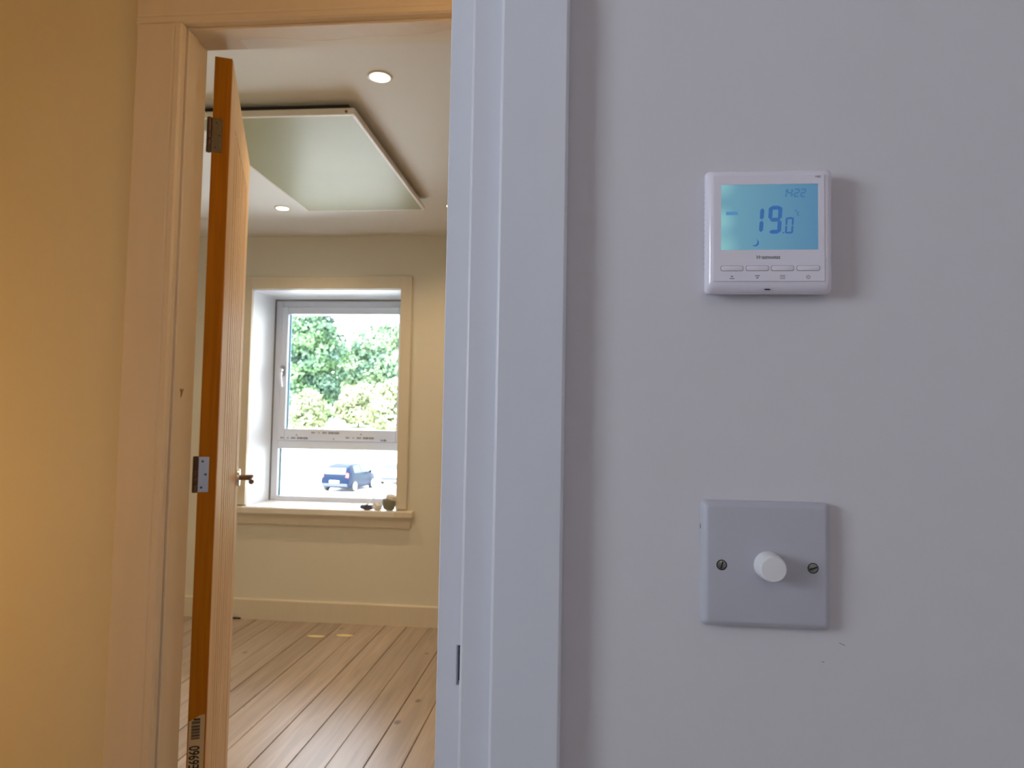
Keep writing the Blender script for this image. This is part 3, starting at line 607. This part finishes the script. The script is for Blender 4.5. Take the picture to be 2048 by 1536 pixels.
for x, y, hgt, wdt, lb in ((-20.1, 50.3, 3.5, 3.0, 'pale bush below the dark tree, leftmost of the pale bushes'), (-17.2, 53.4, 3.2, 3.6, 'pale bush in the middle of the three pale bushes'), (-13.7, 50.5, 4.2, 3.8, 'tallest pale flowering bush, at the right edge of the window view')):
    tree('flowering_bush', x, y, hgt, wdt, lt, lb, 'bush', 'pale bushes on the bank', trunk=False, nb=14, size=0.14, low=0.2)
post = tag(empty('leaning_post', (-13.2, 44.8, bank_z(44.8)-0.05)), 'thin grey post leaning on the bank behind the dark car', 'post')
MB().tube([(0, 0, 0), (0.20, 0, 1.45)], [0.05, 0.045], 8).build('shaft', mat('grey_post', (0.35, 0.34, 0.36), 0.8), post); MB().tube([(0.20, 0, 1.45), (0.207, 0, 1.50)], [0.07, 0.05], 8).build('post_cap', mat('post_cap_grey', (0.2, 0.2, 0.21), 0.7), post)

def make_car(name, loc, heading, paint, label, group, k=0.95):
    """hatchback, local +y forward, origin on the ground at its centre"""
    c = tag(empty(name, (*loc, GZ), heading), label, 'car', group)
    c.scale = (k, k, k)
    # stations along the length: (y, half width low, half width belt, z sill, z belt, half width roof, z roof)
    stn = [(-1.88, .70, .68, .42, .78, .60, .80), (-1.82, .78, .76, .26, .92, .62, .95), (-1.62, .82, .80, .20, .96, .60, 1.28), (-1.25, .83, .82, .18, .96, .60, 1.43), (-0.5, .84, .83, .17, .95, .60, 1.47),
           (0.25, .84, .83, .17, .93, .58, 1.42), (0.75, .84, .82, .17, .92, .56, 1.15), (1.0, .84, .81, .17, .90, .58, .93), (1.5, .80, .76, .20, .82, .60, .84), (1.80, .72, .68, .28, .66, .56, .68), (1.88, .62, .58, .38, .54, .5, .56)]
    rings = []
    for y, wl, wb_, zl, zb, wr, zr in stn:
        h = [(wl*.9, zl), (wl, zl+.12), (wl+.01, (zl+zb)/2), (wb_, zb), (wr, zr-.03), (wr*.8, zr)]
        rings.append([(x, y, z) for x, z in h]+[(-x, y, z) for x, z in h[::-1]])
    MB().loft(rings).build('body', paint, c, smooth=True, angle=35)
    gl = mat('car_glass', (0.05, 0.09, 0.10), 0.3, spec=0.10)
    def quad(pts, nm='window', m=gl, off=(0, 0, 0)):
        o = Vector(off); P = [Vector(p)+o for p in pts]; nr = (P[1]-P[0]).cross(P[-1]-P[0]).normalized()*0.012
        return MB().loft([[p-nr for p in P], [p+nr for p in P]]).build(nm, m, c)
    quad([(-.60, -1.845, .955), (.60, -1.845, .955), (.55, -1.66, 1.26), (-.55, -1.66, 1.26)], 'rear_window')
    for s in (-1, 1):
        quad([(s*.80, -1.15, 1.0), (s*.80, -.28, .99), (s*.635, -.33, 1.38), (s*.64, -1.05, 1.37)], 'side_window')
        quad([(s*.80, -.20, .99), (s*.79, .72, .97), (s*.63, .30, 1.32), (s*.635, -.24, 1.38)], 'side_window')
        quad([(s*.64, -1.87, .78), (s*.77, -1.83, .78), (s*.77, -1.80, 1.0), (s*.66, -1.83, 1.02)], 'tail_light', mat('red_lens', (0.75, 0.08, 0.06), 0.25))
        MB().lathe((s*.94, .60, 1.0), (0, 1, 0), [(.03, -.06), (.09, -.04), (.085, .04), (.02, .09)], 12).build('door_mirror', paint, c, smooth=True)
        MB().tube([(s*.80, .60, .95), (s*.90, .60, .98)], .02, 6).build('mirror_stalk', paint, c)
        for y in (-1.18, 1.15):
            wgrp = empty('wheel', (s*.78, y, .30), parent=c)
            MB().lathe((-s*.10, 0, 0), (s, 0, 0), [(.20, 0), (.29, .01), (.30, .04), (.30, .16), (.28, .19), (.19, .19)], 24).build('tyre', mat('tyre', (0.02, 0.02, 0.02), 0.8), wgrp, smooth=True)
            MB().lathe((-s*.10, 0, 0), (s, 0, 0), [(.20, .10), (.20, .195), (.17, .20), (.03, .185)], 20).build('rim', mat('silver_rim', (0.8, 0.8, 0.82), 0.35, 0.3), wgrp, smooth=True)
        quad([(s*.40, 1.83, .55), (s*.66, 1.80, .56), (s*.66, 1.74, .70), (s*.42, 1.79, .70)], 'headlight', mat('headlight_lens', (.8, .8, .8), 0.1))
    quad([(-.55, .80, 1.01), (.55, .80, 1.01), (.50, .34, 1.34), (-.50, .34, 1.34)], 'windscreen', gl, (0, .06, .05))
    quad([(-.27, -1.905, .50), (.27, -1.905, .50), (.27, -1.90, .62), (-.27, -1.90, .62)], 'number_plate', mat('white_plate', (0.85, 0.84, 0.72), 0.5))
    MB().box(-.74, .74, -1.91, -1.80, .30, .46).build('rear_bumper', mat('bumper_grey', (0.02, 0.025, 0.04), 0.5), c, 0.03, 2)
    return c
make_car('hatchback_car', (-12.15, 36.6), math.radians(-7), mat('dark_blue_car_paint', (0.004, 0.010, 0.026), 0.35, spec=0.06), 'dark blue hatchback parked outside below the window', 'parked cars outside the window')
make_car('hatchback_car', (-10.75, 41.2), math.radians(6), mat('silver_car_paint', (0.62, 0.64, 0.68), 0.3, 0.3, coat=0.6), 'pale silver car partly cut off by the right edge of the window', 'parked cars outside the window')
